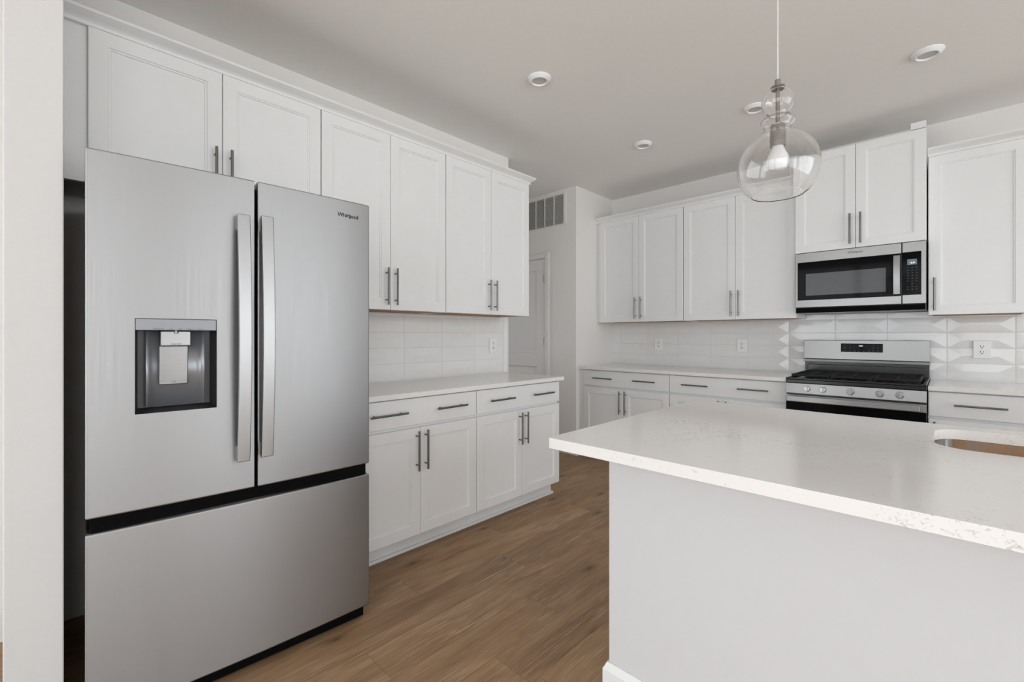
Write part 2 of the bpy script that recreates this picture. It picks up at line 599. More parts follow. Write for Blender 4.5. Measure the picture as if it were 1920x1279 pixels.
rear, right = REAR, RIGHT
wall_with_windows('wall_rear', True, YR - 0.12, 0.12, WX - 0.12, XR, rear)
wall_with_windows('wall_right', False, XR, 0.12, YR - 0.12, WY + 0.12, right)
HALL_FILL = [(HY0 + 0.2, HY1 - 0.35, 0.3, 2.3)]  # unseen window added to brighten the hallway door wall
wall_with_windows('wall_hall_end', False, -4.52, 0.12, HY0 - 0.12, HY1 + 0.12, HALL_FILL)
wn = 0
for horiz, ws in ((True, rear), (False, right), (None, HALL_FILL)):
    for a, b, c, d in ws:
        wn += 1
        bm = BM(); bp = BM()
        f = 0.06
        def bx(m, p, q, r, s, t0, t1):
            if horiz:
                box(m, p, q, YR - t1, YR - t0, r, s)
            else:
                wx = XR if horiz is False else -4.52
                box(m, wx + t0, wx + t1, p, q, r, s)
        mid = (a + b) / 2
        for p, q, r, s in ((a, a + f, c, d), (b - f, b, c, d), (a + f, b - f, c, c + f), (a + f, b - f, d - f, d),
                           (mid - f / 2, mid + f / 2, c + f, d - f)):
            bx(bm, p, q, r, s, 0.02, 0.09)
        fr = struct('window_%d' % wn, bm, M['trim'])
        bx(bp, a + f, b - f, c + f, d - f, 0.053, 0.057)
        obj('window_pane', bp, M['pane'], fr, smooth=False)

# skirting along the walls the photo can reach
def skirt(name, segs):
    bm = BM()
    for x0, x1, y0, y1 in segs:
        box(bm, x0, x1, y0, y1, 0, 0.13)
    return struct(name, bm, M['trim'], bevel=0.004)
skirt('baseboard_hall', [(-3.076, WX + 0.012, HY1 - 0.014, HY1), (WX, WX + 0.014, HY1, 3.83)])
skirt('baseboard_left', [(WX, WX + 0.014, YR, -0.084)])

# hallway door: two recessed panels, seen from its face
bm = BM()
panel_door(bm, DX0 + 0.005, DX1 - 0.005, 0.012, DZ - 0.004, HY1 + 0.004, 0.036,
           [(DX0 + 0.12, DX1 - 0.125, 1.03, 1.945), (DX0 + 0.12, DX1 - 0.125, 0.20, 0.885)],
           [(0.010, 0.011), (0.026, 0.012), (0.044, 0.005)], ch=0.002)
d1 = struct('door_1', bm, M['doorp'])
for z in (1.80, 1.12, 0.28):
    bm = BM(); cyl(bm, (DX1 - 0.007, HY1 - 0.006, z), (DX1 - 0.007, HY1 - 0.006, z + 0.09), 0.0075, seg=10)
    box(bm, DX1 - 0.024, DX1 - 0.006, HY1 - 0.001, HY1 + 0.005, z, z + 0.09)
    h = obj('door_hinge', bm, M['hinge'], d1); h['label'] = 'satin steel hinge'
# door casing
bm = BM()
cw = 0.058
for x0, x1, z0, z1 in ((DX1 + 0.003, DX1 + cw, 0, DZ + cw), (DX0 - cw, DX0 - 0.003, 0, DZ + cw), (DX0 - 0.003, DX1 + 0.003, DZ + 0.003, DZ + cw)):
    box(bm, x0, x1, HY1 - 0.016, HY1, z0, z1)
    box(bm, x0 + 0.012, x1 - 0.012 if x1 - x0 < 0.1 else x1, HY1 - 0.020, HY1 - 0.016, z0, z1 - 0.012)
box(bm, DX1 - 0.003, DX1 + 0.003, HY1 - 0.001, HY1 + 0.11, 0, DZ)
box(bm, DX0 - 0.003, DX0 + 0.003, HY1 - 0.001, HY1 + 0.11, 0, DZ)
struct('trim_1', bm, M['trim'], bevel=0.002)

# ------------------------------------------------------------------ kitchen joinery
SHAKER = [(0.002, 0.004), (0.008, 0.0045), (0.010, 0.009)]


def pull(name, parent, x, y, z, vertical, length=0.22):
    bm = BM()
    h = length / 2
    c = h - 0.03
    yb = y - 0.032
    if vertical:
        cyl(bm, (x, yb, z - h), (x, yb, z + h), 0.006, seg=14)
        for s in (-c, c):
            cyl(bm, (x, y + 0.001, z + s), (x, yb, z + s), 0.0045, seg=10)
    else:
        cyl(bm, (x - h, yb, z), (x + h, yb, z), 0.006, seg=14)
        for s in (-c, c):
            cyl(bm, (x + s, y + 0.001, z), (x + s, yb, z), 0.0045, seg=10)
    o = obj(name, bm, M['pull'], parent)
    o['label'] = 'dark brushed metal bar handle'
    return o


def shaker(parent, x0, x1, z0, z1, yf, handle=None, hz=None, stile=0.058):
    bm = BM()
    panel_door(bm, x0, x1, z0, z1, yf, 0.0205, [(x0 + stile, x1 - stile, z0 + stile, z1 - stile)], SHAKER)
    d = obj('door', bm, M['cab'], parent)
    if handle is not None:
        pull('handle', d, handle, yf, hz, True)
    return d


def wall_cabinet(label, loc, rz, w, h, depth, doors, group, door_z=(0.0, None), filler=None, handle_z=0.138):
    """local frame: x along the run, wall at y=0, front towards -y, z from the cabinet's underside"""
    t = thing('wall_cabinet', label, 'cabinet', loc, rz, group)
    yb = -(depth - 0.0225)
    bm = BM(); box(bm, 0.0005, w - 0.0005, yb, -0.001, 0.012, h)
    box(bm, 0.0005, 0.018, yb, -0.001, 0, 0.012)
    box(bm, w - 0.018, w - 0.0005, yb, -0.001, 0, 0.012)
    obj('body', bm, M['cab'], t)
    bm = BM(); box(bm, 0.018, w - 0.018, yb + 0.003, -0.002, 0.003, 0.0118)
    u = obj('underside', bm, M['wood'], t); u['label'] = 'bare wood underside'
    dz1 = h - 0.004 if door_z[1] is None else door_z[1]
    for x0, x1, side in doors:
        hx = None if side is None else (x1 - 0.029 if side > 0 else x0 + 0.029)
        shaker(t, x0, x1, door_z[0], dz1, -depth, hx, handle_z)
    if filler:
        bm = BM(); box(bm, filler[0], filler[1], yb - 0.001, yb + 0.02, 0, h)
        obj('filler_strip', bm, M['cab'], t)
    return t


def base_cabinet(label, loc, rz, w, depth, doors, drawer, pulls, group, filler=None, end_return=False):
    t = thing('base_cabinet', label, 'cabinet', loc, rz, group)
    yb = -(depth - 0.0225)
    bm = BM()
    box(bm, 0.0005, w - 0.0005, yb, -0.001, 0.112, 0.886)
    box(bm, 0.0005, w - 0.0005, yb + 0.075, -0.001, 0.0, 0.112)
    obj('body', bm, M['cab'], t)
    tk = yb + 0.075
    bm = BM()
    box(bm, 0, w, tk - 0.009, tk - 0.0003, 0, 0.108)
    box(bm, 0, w, tk - 0.023, tk - 0.0092, 0, 0.019)
    if end_return:
        box(bm, w + 0.0002, w + 0.008, tk - 0.009, -0.001, 0, 0.105)
        box(bm, w + 0.0002, w + 0.022, tk - 0.023, -0.001, 0, 0.019)
    obj('toe_kick', bm, M['trim'], t, bevel=0.004)
    bm = BM()
    panel_door(bm, drawer[0], drawer[1], 0.729, 0.878, -depth, 0.0205, [], [])
    d = obj('drawer', bm, M['cab'], t)
    for x in pulls:
        pull('handle', d, x, -depth, 0.806, False)
    for x0, x1, side in doors:
        shaker(t, x0, x1, 0.114, 0.711, -depth, (x1 - 0.028 if side > 0 else x0 + 0.028), 0.587)
    if filler:
        bm = BM(); box(bm, filler[0], filler[1], yb - 0.001, yb + 0.02, 0.0, 0.886)
        obj('filler_strip', bm, M['cab'], t)
    return t


g = 0.0027
L90 = R(90)
# --- left wall, upper run (local x = world y)
UD = 0.3315
def pair(w):
    return [(g, w / 2 - 0.0015, 1), (w / 2 + 0.0015, w - g, -1)]
w = 0.908
wall_cabinet('short white two-door wall cabinet above the stainless refrigerator', (WX, 0.117, 1.826), L90, w, 0.608, UD,
             pair(w), 'wall cabinets on the left wall', filler=(-0.073, 0.0), handle_z=0.142)
w = 0.830
wall_cabinet('tall white two-door wall cabinet beside the refrigerator, above the left counter', (WX, 1.0258, 1.3805), L90, w, 1.0535, UD,
             pair(w), 'wall cabinets on the left wall')
wall_cabinet('tall white two-door wall cabinet at the hallway end of the left wall', (WX, 1.8562, 1.3805), L90, w, 1.0535, UD,
             pair(w), 'wall cabinets on the left wall')
# --- left wall, base run
BD = 0.5995
w = 0.8405
for y0, lab in ((1.0500, 'white base cabinet next to the refrigerator under the left counter'),
                (1.8910, 'white base cabinet at the hallway end of the left counter')):
    base_cabinet(lab, (WX, y0, 0), L90, w, BD, pair(w), (g, w - g), (w * 0.25, w * 0.75), 'base cabinets on the left wall', end_return=y0 > 1.5)
# --- back wall, base run
BB = WY - 3.822
w = 0.9095
base_cabinet('white base cabinet in the corner alcove under the back counter', (-2.6725, WY, 0), 0, w, BB, pair(w), (g, w - g),
             (0.236, 0.678), 'base cabinets on the back wall', filler=(-0.057, 0.0))
base_cabinet('white base cabinet left of the gas range under the back counter', (-1.7625, WY, 0), 0, w, BB, pair(w), (g, w - g),
             (0.231, 0.680), 'base cabinets on the back wall')
w = 0.457
base_cabinet('narrow white one-door base cabinet right of the gas range', (-0.087, WY, 0), 0, w, BB, [(g, w - g, -1)], (g, w - g),
             (0.226,), 'base cabinets on the back wall')
# --- back wall, upper run
BU = WY - 4.1415
HB = 1.366
hh = 2.434 - HB
w = 0.9125
wall_cabinet('tall white two-door wall cabinet in the corner by the alcove wall', (-2.6855, WY, HB), 0, w, hh, BU, pair(w),
             'wall cabinets on the back wall', filler=(-0.044, 0.0))
wall_cabinet('tall white two-door wall cabinet just left of the microwave', (-1.7725, WY, HB), 0, w, hh, BU, pair(w),
             'wall cabinets on the back wall')
w = 0.756
wall_cabinet('short raised two-door wall cabinet directly above the microwave', (-0.8555, WY, 1.864), 0, w, 0.752, WY - 4.072,
             pair(w), 'wall cabinets on the back wall', handle_z=0.136)
w = 0.457
wall_cabinet('tall white one-door wall cabinet right of the microwave', (-0.0935, WY, HB), 0, w, hh, BU, [(g, w - g, -1)],
             'wall cabinets on the back wall')
# small crown return left standing on the microwave cabinet
bm = BM(); box(bm, -0.178, -0.1005, 4.074, 4.094, 2.617, 2.662)
tag(obj('trim_block', bm, M['cab'], bevel=0.0015), 'small white trim block standing on the cabinet above the microwave', 'trim')

# --- crown mouldings on the upper runs
CROWN = [(0.0, 2.4308), (0.0222, 2.4308), (0.0226, 2.444), (0.027, 2.450), (0.036, 2.456), (0.049, 2.461), (0.060, 2.469), (0.062, 2.470), (0.062, 2.480), (0.0, 2.480)]


def crown(label, path):
    """path(p) -> list of (x, y) for offset p"""
    bm = BM()
    rows = [[bm.verts.new((x, y, z)) for x, y in path(p)] for p, z in CROWN]
    n = len(CROWN)
    for i in range(n):
        A, B = rows[i], rows[(i + 1) % n]
        for k in range(len(A) - 1):
            bm.faces.new((A[k], A[k + 1], B[k + 1], B[k]))
    bm.faces.new([r[0] for r in rows])
    bm.faces.new([r[-1] for r in rows][::-1])
    bmesh.ops.remove_doubles(bm, verts=bm.verts, dist=1e-6)
    return tag(obj('crown_molding', bm, M['cab'], angle=25), label, 'molding', 'crown moldings')


fx = WX + UD - 0.0225
crown('long white crown molding along the left wall cabinets over the refrigerator',
      lambda p: [(fx + p, 0.0445), (fx + p, 2.686 + p * 0.62), (WX + 0.001, 2.686 + p * 0.62)])
fy = 4.1415 + 0.0225
crown('white crown molding on the back cabinets between alcove wall and microwave',
      lambda p: [(WX + 0.001, fy - p), (-0.8575, fy - p)])
crown('short white crown molding on the single cabinet right of the microwave',
      lambda p: [(-0.094, fy - p), (0.364 + p, fy - p), (0.364 + p, WY - 0.001)])

# --- wall countertops
def counter(label, x0, x1, y0, y1, z0=0.8865, mat='quartz2'):
    bm = BM(); box(bm, x0, x1, y0, y1, z0, 0.914)
    return tag(obj('countertop', bm, M[mat], bevel=0.0025), label, 'countertop', 'wall countertops')
counter('white quartz countertop on the left wall beside the refrigerator', WX + 0.001, -2.105, 1.040, 2.760)
counter('white quartz countertop along the back wall left of the range', WX + 0.001, -0.8535, 3.797, WY - 0.001)
counter('short white quartz countertop right of the range', -0.0865, 0.372, 3.797, WY - 0.001)

# --- relief tile backsplashes (local x along the wall, front to -y)
def tiles(name, label, loc, rz, regions, joint, pitch, zb, rh):
    out = BM()
    for (a, b, z0, z1) in regions:
        bm = BM()
        i0 = math.floor((a - joint) / pitch)
        i1 = math.ceil((b - joint) / pitch)
        for i in range(i0, i1):
            for r in range(math.floor((z0 - zb) / rh), math.ceil((z1 - zb) / rh)):
                gx = 0.0012
                x0, x1 = joint + i * pitch + gx, joint + (i + 1) * pitch - gx
                c0, c1 = zb + r * rh + gx, zb + (r + 1) * rh - gx
                zm = (c0 + c1) / 2
                L = x1 - x0
                V = [bm.verts.new(p) for p in (
                    (x0, -0.002, c0), (x1, -0.002, c0), (x1, -0.002, c1), (x0, -0.002, c1),
                    (x0 + .001, -0.0065, c0 + .001), (x1 - .001, -0.0065, c0 + .001), (x1 - .001, -0.0065, c1 - .001), (x0 + .001, -0.0065, c1 - .001),
                    (x0 + L * 0.24, -0.0102, zm), (x1 - L * 0.24, -0.0102, zm))]
                for f in ((0, 1, 5, 4), (1, 2, 6, 5), (2, 3, 7, 6), (3, 0, 4, 7), (4, 5, 9, 8), (6, 7, 8, 9), (5, 6, 9), (7, 4, 8), (3, 2, 1, 0)):
                    bm.faces.new([V[k] for k in f])
        for co, no in (((a, 0, 0), (-1, 0, 0)), ((b, 0, 0), (1, 0, 0)), ((0, 0, z0), (0, 0, -1)), ((0, 0, z1), (0, 0, 1))):
            bmesh.ops.bisect_plane(bm, geom=bm.verts[:] + bm.edges[:] + bm.faces[:], plane_co=co, plane_no=no, clear_outer=True)
        me = bpy.data.meshes.new('tmp')
        bm.to_mesh(me)
        bm.free()
        out.from_mesh(me)
        bpy.data.meshes.remove(me)
    t = thing(name, label, 'backsplash', loc, rz)
    bmesh.ops.translate(out, verts=out.verts, vec=(0, 0, -loc[2]))
    obj('tiling', out, M['tile'], t, smooth=False)
    gb = BM()
    for (a, b, z0, z1) in regions:
        box(gb, a, b, -0.0055, -0.0005, z0 - loc[2], z1 - loc[2])
    gr = obj('grout', gb, M['grout'], t, smooth=False)
    return t


t = tiles('tile_backsplash', 'glossy white relief tile backsplash on the left wall', (WX, 0, 0.9145), L90,
          [(1.041, 2.722, 0.9145, 1.380)], 2.721, 0.3255, 0.923, 0.1085)
bm = BM(); box(bm, 2.7225, 2.7585, -0.010, -0.0005, 0, 0.4655)
obj('edge_strip', bm, M['plastic'], t, bevel=0.002)
tiles('tile_backsplash', 'glossy white relief tile backsplash on the back wall around the range', (0, WY, 0.9145), 0,
      [(WX + 0.001, -0.8565, 0.9145, 1.3655), (-0.8565, -0.0945, 0.9145, 1.3985), (-0.0945, 0.372, 0.9145, 1.3655)], -0.001, 0.3275, 0.923, 0.1085)


# --- wall outlets
def outlet(label, loc, rz):
    t = thing('wall_outlet', label, 'outlet', loc, rz, 'wall outlets over the counters')
    bm = BM(); box(bm, -0.043, 0.043, -0.019, -0.010, -0.0605, 0.0605)
    obj('cover_plate', bm, M['plastic'], t, bevel=0.003, seg=3)
    for s in (-1, 1):
        zc = s * 0.0195
        bm = BM()
        pts = [(0.0165 * math.cos(a) if abs(math.cos(a)) < 0.9 else math.copysign(0.0155, math.cos(a)), zc + 0.0145 * math.sin(a))
               for a in (2 * math.pi * k / 24 for k in range(24))]
        prism(bm, pts, 'y', -0.0205, -0.0185)
        rc = obj('receptacle', bm, M['plastic'], t)
        bm = BM()
        box(bm, -0.0085, -0.0055, -0.0210, -0.0204, zc - 0.001, zc + 0.010)
        box(bm, 0.0055, 0.0085, -0.0210, -0.0204, zc - 0.001, zc + 0.009)
        cyl(bm, (0, -0.0204, zc - 0.007), (0, -0.0210, zc - 0.007), 0.0034, seg=10)
        obj('slots', bm, M['slot'], rc)
    bm = BM(); cyl(bm, (0, -0.0188, 0), (0, -0.0198, 0), 0.003, seg=12)
    obj('screw', bm, M['plastic'], t)
    return t
outlet('white duplex outlet on the left backsplash by the hallway', (WX, 2.591, 1.1435), L90)
outlet('white duplex outlet on the back backsplash near the alcove corner', (-2.1685, WY, 1.1345), 0)
outlet('white duplex outlet on the back backsplash left of the range', (-1.359, WY, 1.1340), 0)
outlet('white duplex outlet on the back backsplash right of the range', (0.1715, WY, 1.1305), 0)

# ------------------------------------------------------------------ refrigerator (local x along its front, front to -y)
FW = 0.449
fr = thing('refrigerator', 'stainless steel french-door refrigerator with water dispenser', 'refrigerator', (-1.8295, 0.5335, 0), R(87.1))


def bulge(x):
    return -0.013 * (1 - (x / FW) ** 2)


def fridge_panel(bm, x0, x1, z0, z1, th, hole=None, nx=12):
    xs = {x0 + (x1 - x0) * i / nx for i in range(nx + 1)}
    zs = {z0, z1}
    if hole:
        xs |= {hole[0], hole[1]}
        zs |= {hole[2], hole[3]}
    xs, zs = sorted(xs), sorted(zs)
    F = {}
    def vf(x, z):
        if (x, z) not in F:
            F[(x, z)] = bm.verts.new((x, bulge(x), z))
        return F[(x, z)]
    for a, b in zip(xs, xs[1:]):
        for c, d in zip(zs, zs[1:]):
            if hole and hole[0] - 1e-9 <= a and b <= hole[1] + 1e-9 and hole[2] - 1e-9 <= c and d <= hole[3] + 1e-9:
                continue
            bm.faces.new((vf(a, c), vf(b, c), vf(b, d), vf(a, d)))
    Bk = {}
    def vb(x, z):
        if (x, z) not in Bk:
            Bk[(x, z)] = bm.verts.new((x, th, z))
        return Bk[(x, z)]
    for a, b in zip(xs, xs[1:]):
        bm.faces.new((vf(a, z0), vb(a, z0), vb(b, z0), vf(b, z0)))
        bm.faces.new((vf(a, z1), vf(b, z1), vb(b, z1), vb(a, z1)))
        for c, d in zip(zs, zs[1:]):
            bm.faces.new((vb(a, c), vb(a, d), vb(b, d), vb(b, c)))
    for c, d in zip(zs, zs[1:]):
        bm.faces.new((vf(x0, c), vf(x0, d), vb(x0, d), vb(x0, c)))
        bm.faces.new((vf(x1, c), vb(x1, c), vb(x1, d), vf(x1, d)))


def bow_handle(parent, xc, za, zb):
    """flat bowed bar standing off the door"""
    bm = BM()
    n = 24
    hw = 0.0195
    rings = []
    for i in range(n + 1):
        t = i / n
        z = za + (zb - za) * t
        o = 0.043 + 0.026 * math.sin(math.pi * t)
        yb = bulge(xc) - o
        rings.append([bm.verts.new((xc + sx * hw, yb + dy, z)) for sx, dy in ((-1, 0.0), (1, 0.0), (1, 0.016), (-1, 0.016))])
    for A, B in zip(rings, rings[1:]):
        for i in range(4):
            j = (i + 1) % 4
            bm.faces.new((A[i], A[j], B[j], B[i]))
    bm.faces.new(rings[0][::-1])
    bm.faces.new(rings[-1])
    for z0, z1 in ((za + 0.004, za + 0.05), (zb - 0.05, zb - 0.004)):
        box(bm, xc - 0.015, xc + 0.015, bulge(xc) - 0.040, bulge(xc) + 0.001, z0, z1)
    return obj('handle', bm, M['handle'], parent, bevel=0.003, seg=2)


bm = BM(); box(bm, -0.4475, 0.4475, 0.078, 0.80, 0.03, 1.772); box(bm, -0.40, 0.40, 0.10, 0.78, 0.0, 0.03)
box(bm, -0.438, 0.438, 0.012, 0.078, 0.625, 0.68)
box(bm, -0.020, 0.030, 0.03, 0.078, 0.68, 1.772)
obj('body', bm, M['blackm'], fr, bevel=0.003)
bm = BM(); box(bm, -0.43, 0.43, 0.02, 0.078, 0.012, 0.055); obj('base_grille', bm, M['blackm'], fr)
for s in (-1, 1):
    bm = BM(); box(bm, s * 0.40 - 0.03, s * 0.40 + 0.03, 0.03, 0.16, 1.7725, 1.800)
    obj('hinge_cover', bm, M['recess'], fr, bevel=0.005)
HOLE = (-0.3345, -0.1165, 0.977, 1.281)
bm = BM(); fridge_panel(bm, -FW, -0.0008, 0.6725, 1.791, 0.072, HOLE)
dl = obj('door', bm, M['steel'], fr, bevel=0.006, seg=3, angle=30)
bm = BM(); fridge_panel(bm, 0.0102, FW, 0.6725, 1.791, 0.072)
dr = obj('door', bm, M['steel'], fr, bevel=0.006, seg=3, angle=30)
bm = BM(); fridge_panel(bm, -FW, FW, 0.060, 0.627, 0.072, nx=20)
obj('freezer_drawer', bm, M['steel'], fr, bevel=0.006, seg=3, angle=30)
bow_handle(dl, -0.0425, 0.783, 1.652)
bow_handle(dr, 0.0325, 0.787, 1.659)
text('lettering', 'Whirlpool', 0.0235, M['ink'], dr, facing(0.352, bulge(0.352) - 0.0010, 1.727) @ Matrix.Rotation(R(2.6), 4, 'Y'), 0.0006, 0.92)
# dispenser: lined recess, control strip, spout and lever
h0, h1, hz0, hz1 = HOLE
yF = bulge(-0.225)
bm = BM()
e = 0.004
yl, yr_ = bulge(h0), bulge(h1)
yk = 0.055
zt = 1.243
A = [(h0, yl, hz0), (h1, yr_, hz0), (h1, yr_, zt), (h0, yl, zt)]
B = [(h0 + 0.010, yk, hz0 + 0.012), (h1 - 0.010, yk, hz0 + 0.012), (h1 - 0.010, yk, zt), (h0 + 0.010, yk, zt)]
for i in range(4):
    j = (i + 1) % 4
    quad(bm, [A[i], A[j], B[j], B[i]])
quad(bm, B)
bmesh.ops.remove_doubles(bm, verts=bm.verts, dist=1e-6)
obj('dispenser_recess', bm, M['recess'], dl, smooth=False)
# curved grey back plate
bm = BM()
n = 16
ra, rb = [], []
for i in range(n + 1):
    t = i / n
    x = h0 + 0.028 + (h1 - h0 - 0.056) * t
    s = abs(2 * t - 1)
    y = 0.050 - 0.018 * (s ** 6)
    ra.append(bm.verts.new((x, y, hz0 + 0.016)))
    rb.append(bm.verts.new((x, y, zt - 0.002)))
for i in range(n):
    bm.faces.new((ra[i], ra[i + 1], rb[i + 1], rb[i]))
o = obj('dispenser_back', bm, M['grey'], dl)
sm_ = o.modifiers.new('thick', 'SOLIDIFY'); sm_.thickness = 0.003
bm = BM()
for xs in [(h0 + 0.0015, h1 - 0.0015)]:
    N_ = 6
    fa = []
    for i in range(N_ + 1):
        x = xs[0] + (xs[1] - xs[0]) * i / N_
        fa.append([bm.verts.new((x, bulge(x) - 0.001, zt)), bm.verts.new((x, bulge(x) - 0.001, hz1 - 0.0015)),
                   bm.verts.new((x, 0.045, hz1 - 0.0015)), bm.verts.new((x, 0.045, zt))])
    for P, Q in zip(fa, fa[1:]):
        for i in range(4):
            j = (i + 1) % 4
            bm.faces.new((P[i], Q[i], Q[j], P[j]))
    bm.faces.new(fa[0]); bm.faces.new(fa[-1][::-1])
obj('control_strip', bm, M['strip'], dl, bevel=0.0015)
for s, x in (('Measured Fill', -0.276), ('Lock', -0.244), ('Filter', -0.218), ('Options', -0.192), ('Crushed Ice', -0.165)):
    text('lettering', s, 0.0050, M['ink'], dl, facing(x, bulge(x) - 0.0014, 1.2475), 0.0002)
bm = BM()
box(bm, -0.2705, -0.1865, 0.004, 0.045, 1.190, zt - 0.0005)
obj('water_spout', bm, M['steelh'], dl, bevel=0.005, seg=3)
text('lettering', 'WATER', 0.0075, M['ink'], dl, facing(-0.2285, 0.0035, 1.1975), 0.0002, 1.1)
bm = BM()
prism(bm, [(0.030, 1.062), (0.038, 1.062), (0.036, 1.192), (0.020, 1.192)], 'x', -0.272, -0.193)
obj('ice_lever', bm, M['steelh'], dl, bevel=0.003, seg=2)
text('lettering', 'ICE', 0.0075, M['ink'], dl, facing(-0.2325, 0.0288, 1.071), 0.0002, 1.1)
bm = BM(); cyl(bm, (-0.2285, 0.000, zt - 0.001), (-0.2285, 0.000, zt - 0.010), 0.006, seg=14)
obj('spout_tip', bm, M['pull'], dl)

# ------------------------------------------------------------------ gas range
rx0, rx1 = -0.8495, -0.0905
rc = (rx0 + rx1) / 2
RO = (rc, WY, 0)
rg = thing('gas_range', 'freestanding stainless gas range with black cooktop on the back wall', 'range', RO)
def rp(name, bm, mat, par=None, **k):
    return obj(name, bm, M[mat], par or rg, RO, **k)
bm = BM()
box(bm, rx0, rx1, 3.80, 4.44, 0.03, 0.885)
for x in (rx0 + 0.05, rx1 - 0.05):
    for y in (3.86, 4.40):
        cyl(bm, (x, y, 0), (x, y, 0.03), 0.018)
rp('body', bm, 'black', bevel=0.002)
# cooktop tray
bm = BM()
box(bm, rx0 - 0.001, rx1 + 0.001, 3.765, 4.36, 0.886, 0.910)
box(bm, rx0 - 0.001, rx0 + 0.016, 3.765, 4.36, 0.910, 0.924)
box(bm, rx1 - 0.016, rx1 + 0.001, 3.765, 4.36, 0.910, 0.924)
box(bm, rx0 + 0.016, rx1 - 0.016, 3.765, 3.790, 0.910, 0.922)
rp('cooktop', bm, 'black', bevel=0.004)
# burners
for x, y, r in ((-0.70, 3.93, .045), (-0.70, 4.20, .035), (rc, 4.06, .05), (-0.24, 3.93, .045), (-0.24, 4.20, .035)):
    bm = BM()
    lathe(bm, [(0, 0.9105), (r * 1.25, 0.9105), (r * 1.25, 0.918), (r, 0.920), (r, 0.929), (r * 0.9, 0.931), (0, 0.931)], x, y, 28)
    rp('burner', bm, 'iron')
# grates: three continuous cast iron sections
gw = (rx1 - rx0 - 0.05) / 3
for k in range(3):
    bm = BM()
    a = rx0 + 0.025 + gw * k + 0.003
    b = a + gw - 0.006
    y0, y1, z0, z1 = 3.800, 4.335, 0.934, 0.948
    t_ = 0.012
    for bb in ((a, b, y0, y0 + t_), (a, b, y1 - t_, y1), (a, a + t_, y0 + t_, y1 - t_), (b - t_, b, y0 + t_, y1 - t_)):
        box(bm, *bb, z0, z1)
    for yy in (3.93, 4.065, 4.20):
        box(bm, a + t_, b - t_, yy - 0.005, yy + 0.005, z0 + 0.002, z1)
    xm = (a + b) / 2
    box(bm, xm - 0.005, xm + 0.005, y0 + t_, y1 - t_, z0 + 0.002, z1 - 0.0005)
    for x in (a + 0.006, b - 0.006):
        for y in (y0 + 0.006, y1 - 0.006):
            box(bm, x - 0.005, x + 0.005, y - 0.005, y + 0.005, 0.9225 if y > 3.81 else 0.9225, z0)
    rp('grate', bm, 'iron', bevel=0.002)
# backguard
bm = BM()
prism(bm, [(4.352, 1.040), (4.360, 1.189), (4.435, 1.189), (4.435, 1.040)], 'x', rx0 - 0.003, rx1 + 0.003)
bg_ = rp('backguard', bm, 'steelh', bevel=0.003)
bm = BM(); prism(bm, [(4.348, 1.016), (4.346, 1.036), (4.40, 1.038), (4.40, 1.016)], 'x', rx0 - 0.003, rx1 + 0.003)
rp('backguard_lip', bm, 'steelh', bg_, bevel=0.002)
bm = BM(); box(bm, rx0 + 0.001, rx1 - 0.001, 4.385, 4.44, 0.886, 1.040)
rp('vent_panel', bm, 'black')
bm = BM(); box(bm, rx0 + 0.02, rx1 - 0.02, 4.372, 4.386, 0.925, 0.995)
rp('vent_rail', bm, 'black', bevel=0.004)
def lean(z):
    return 4.352 + (z - 1.040) / (1.189 - 1.040) * 0.008
bm = BM()
dx0, dx1 = -0.603, -0.346
prism(bm, [(lean(1.099) - 0.0012, 1.099), (lean(1.165) - 0.0012, 1.165), (lean(1.165) + 0.002, 1.165), (lean(1.099) + 0.002, 1.099)], 'x', dx0, dx1)
rp('display', bm, 'bglass', bg_)
dm = (dx0 + dx1) / 2 - rc
text('display_digits', '12:21', 0.0125, M['digit'], bg_, facing(dm - 0.003, lean(1.147) - 0.0016 - WY, 1.147), 0.0002)
for x in (-0.577, -0.545, -0.403, -0.375):
    for z in (1.155, 1.133, 1.110):
        bm = BM()
        box(bm, x - 0.004, x + 0.004, lean(z) - 0.0016, lean(z) - 0.0011, z - 0.0012, z + 0.0012)
        rp('key', bm, 'mark', bg_, smooth=False)
for x in (-0.515, -0.49, -0.46, -0.43):
    bm = BM()
    box(bm, x - 0.005, x + 0.005, lean(1.108) - 0.0016, lean(1.108) - 0.0011, 1.1068, 1.1092)
    rp('key', bm, 'mark', bg_, smooth=False)
# control panel, slightly tilted
bm = BM()
prism(bm, [(3.762, 0.812), (3.772, 0.884), (3.80, 0.884), (3.80, 0.812)], 'x', rx0, rx1)
cp = rp('control_panel', bm, 'steelh', bevel=0.002)
for x, ang in ((-0.718, 0), (-0.625, 0), (-0.468, 0), (-0.315, 0), (-0.216, 0)):
    z = 0.849
    yk2 = 3.762 + (z - 0.812) / 0.072 * 0.010
    bm = BM()
    cyl(bm, (x, yk2 + 0.001, z), (x, yk2 - 0.006, z), 0.0235, 0.0225, 28)
    cyl(bm, (x, yk2 - 0.006, z), (x, yk2 - 0.022, z), 0.0195, 0.0175, 28)
    box(bm, x - 0.0055, x + 0.0055, yk2 - 0.036, yk2 - 0.020, z - 0.0175, z + 0.0175)
    rp('knob', bm, 'knob', bevel=0.0015)
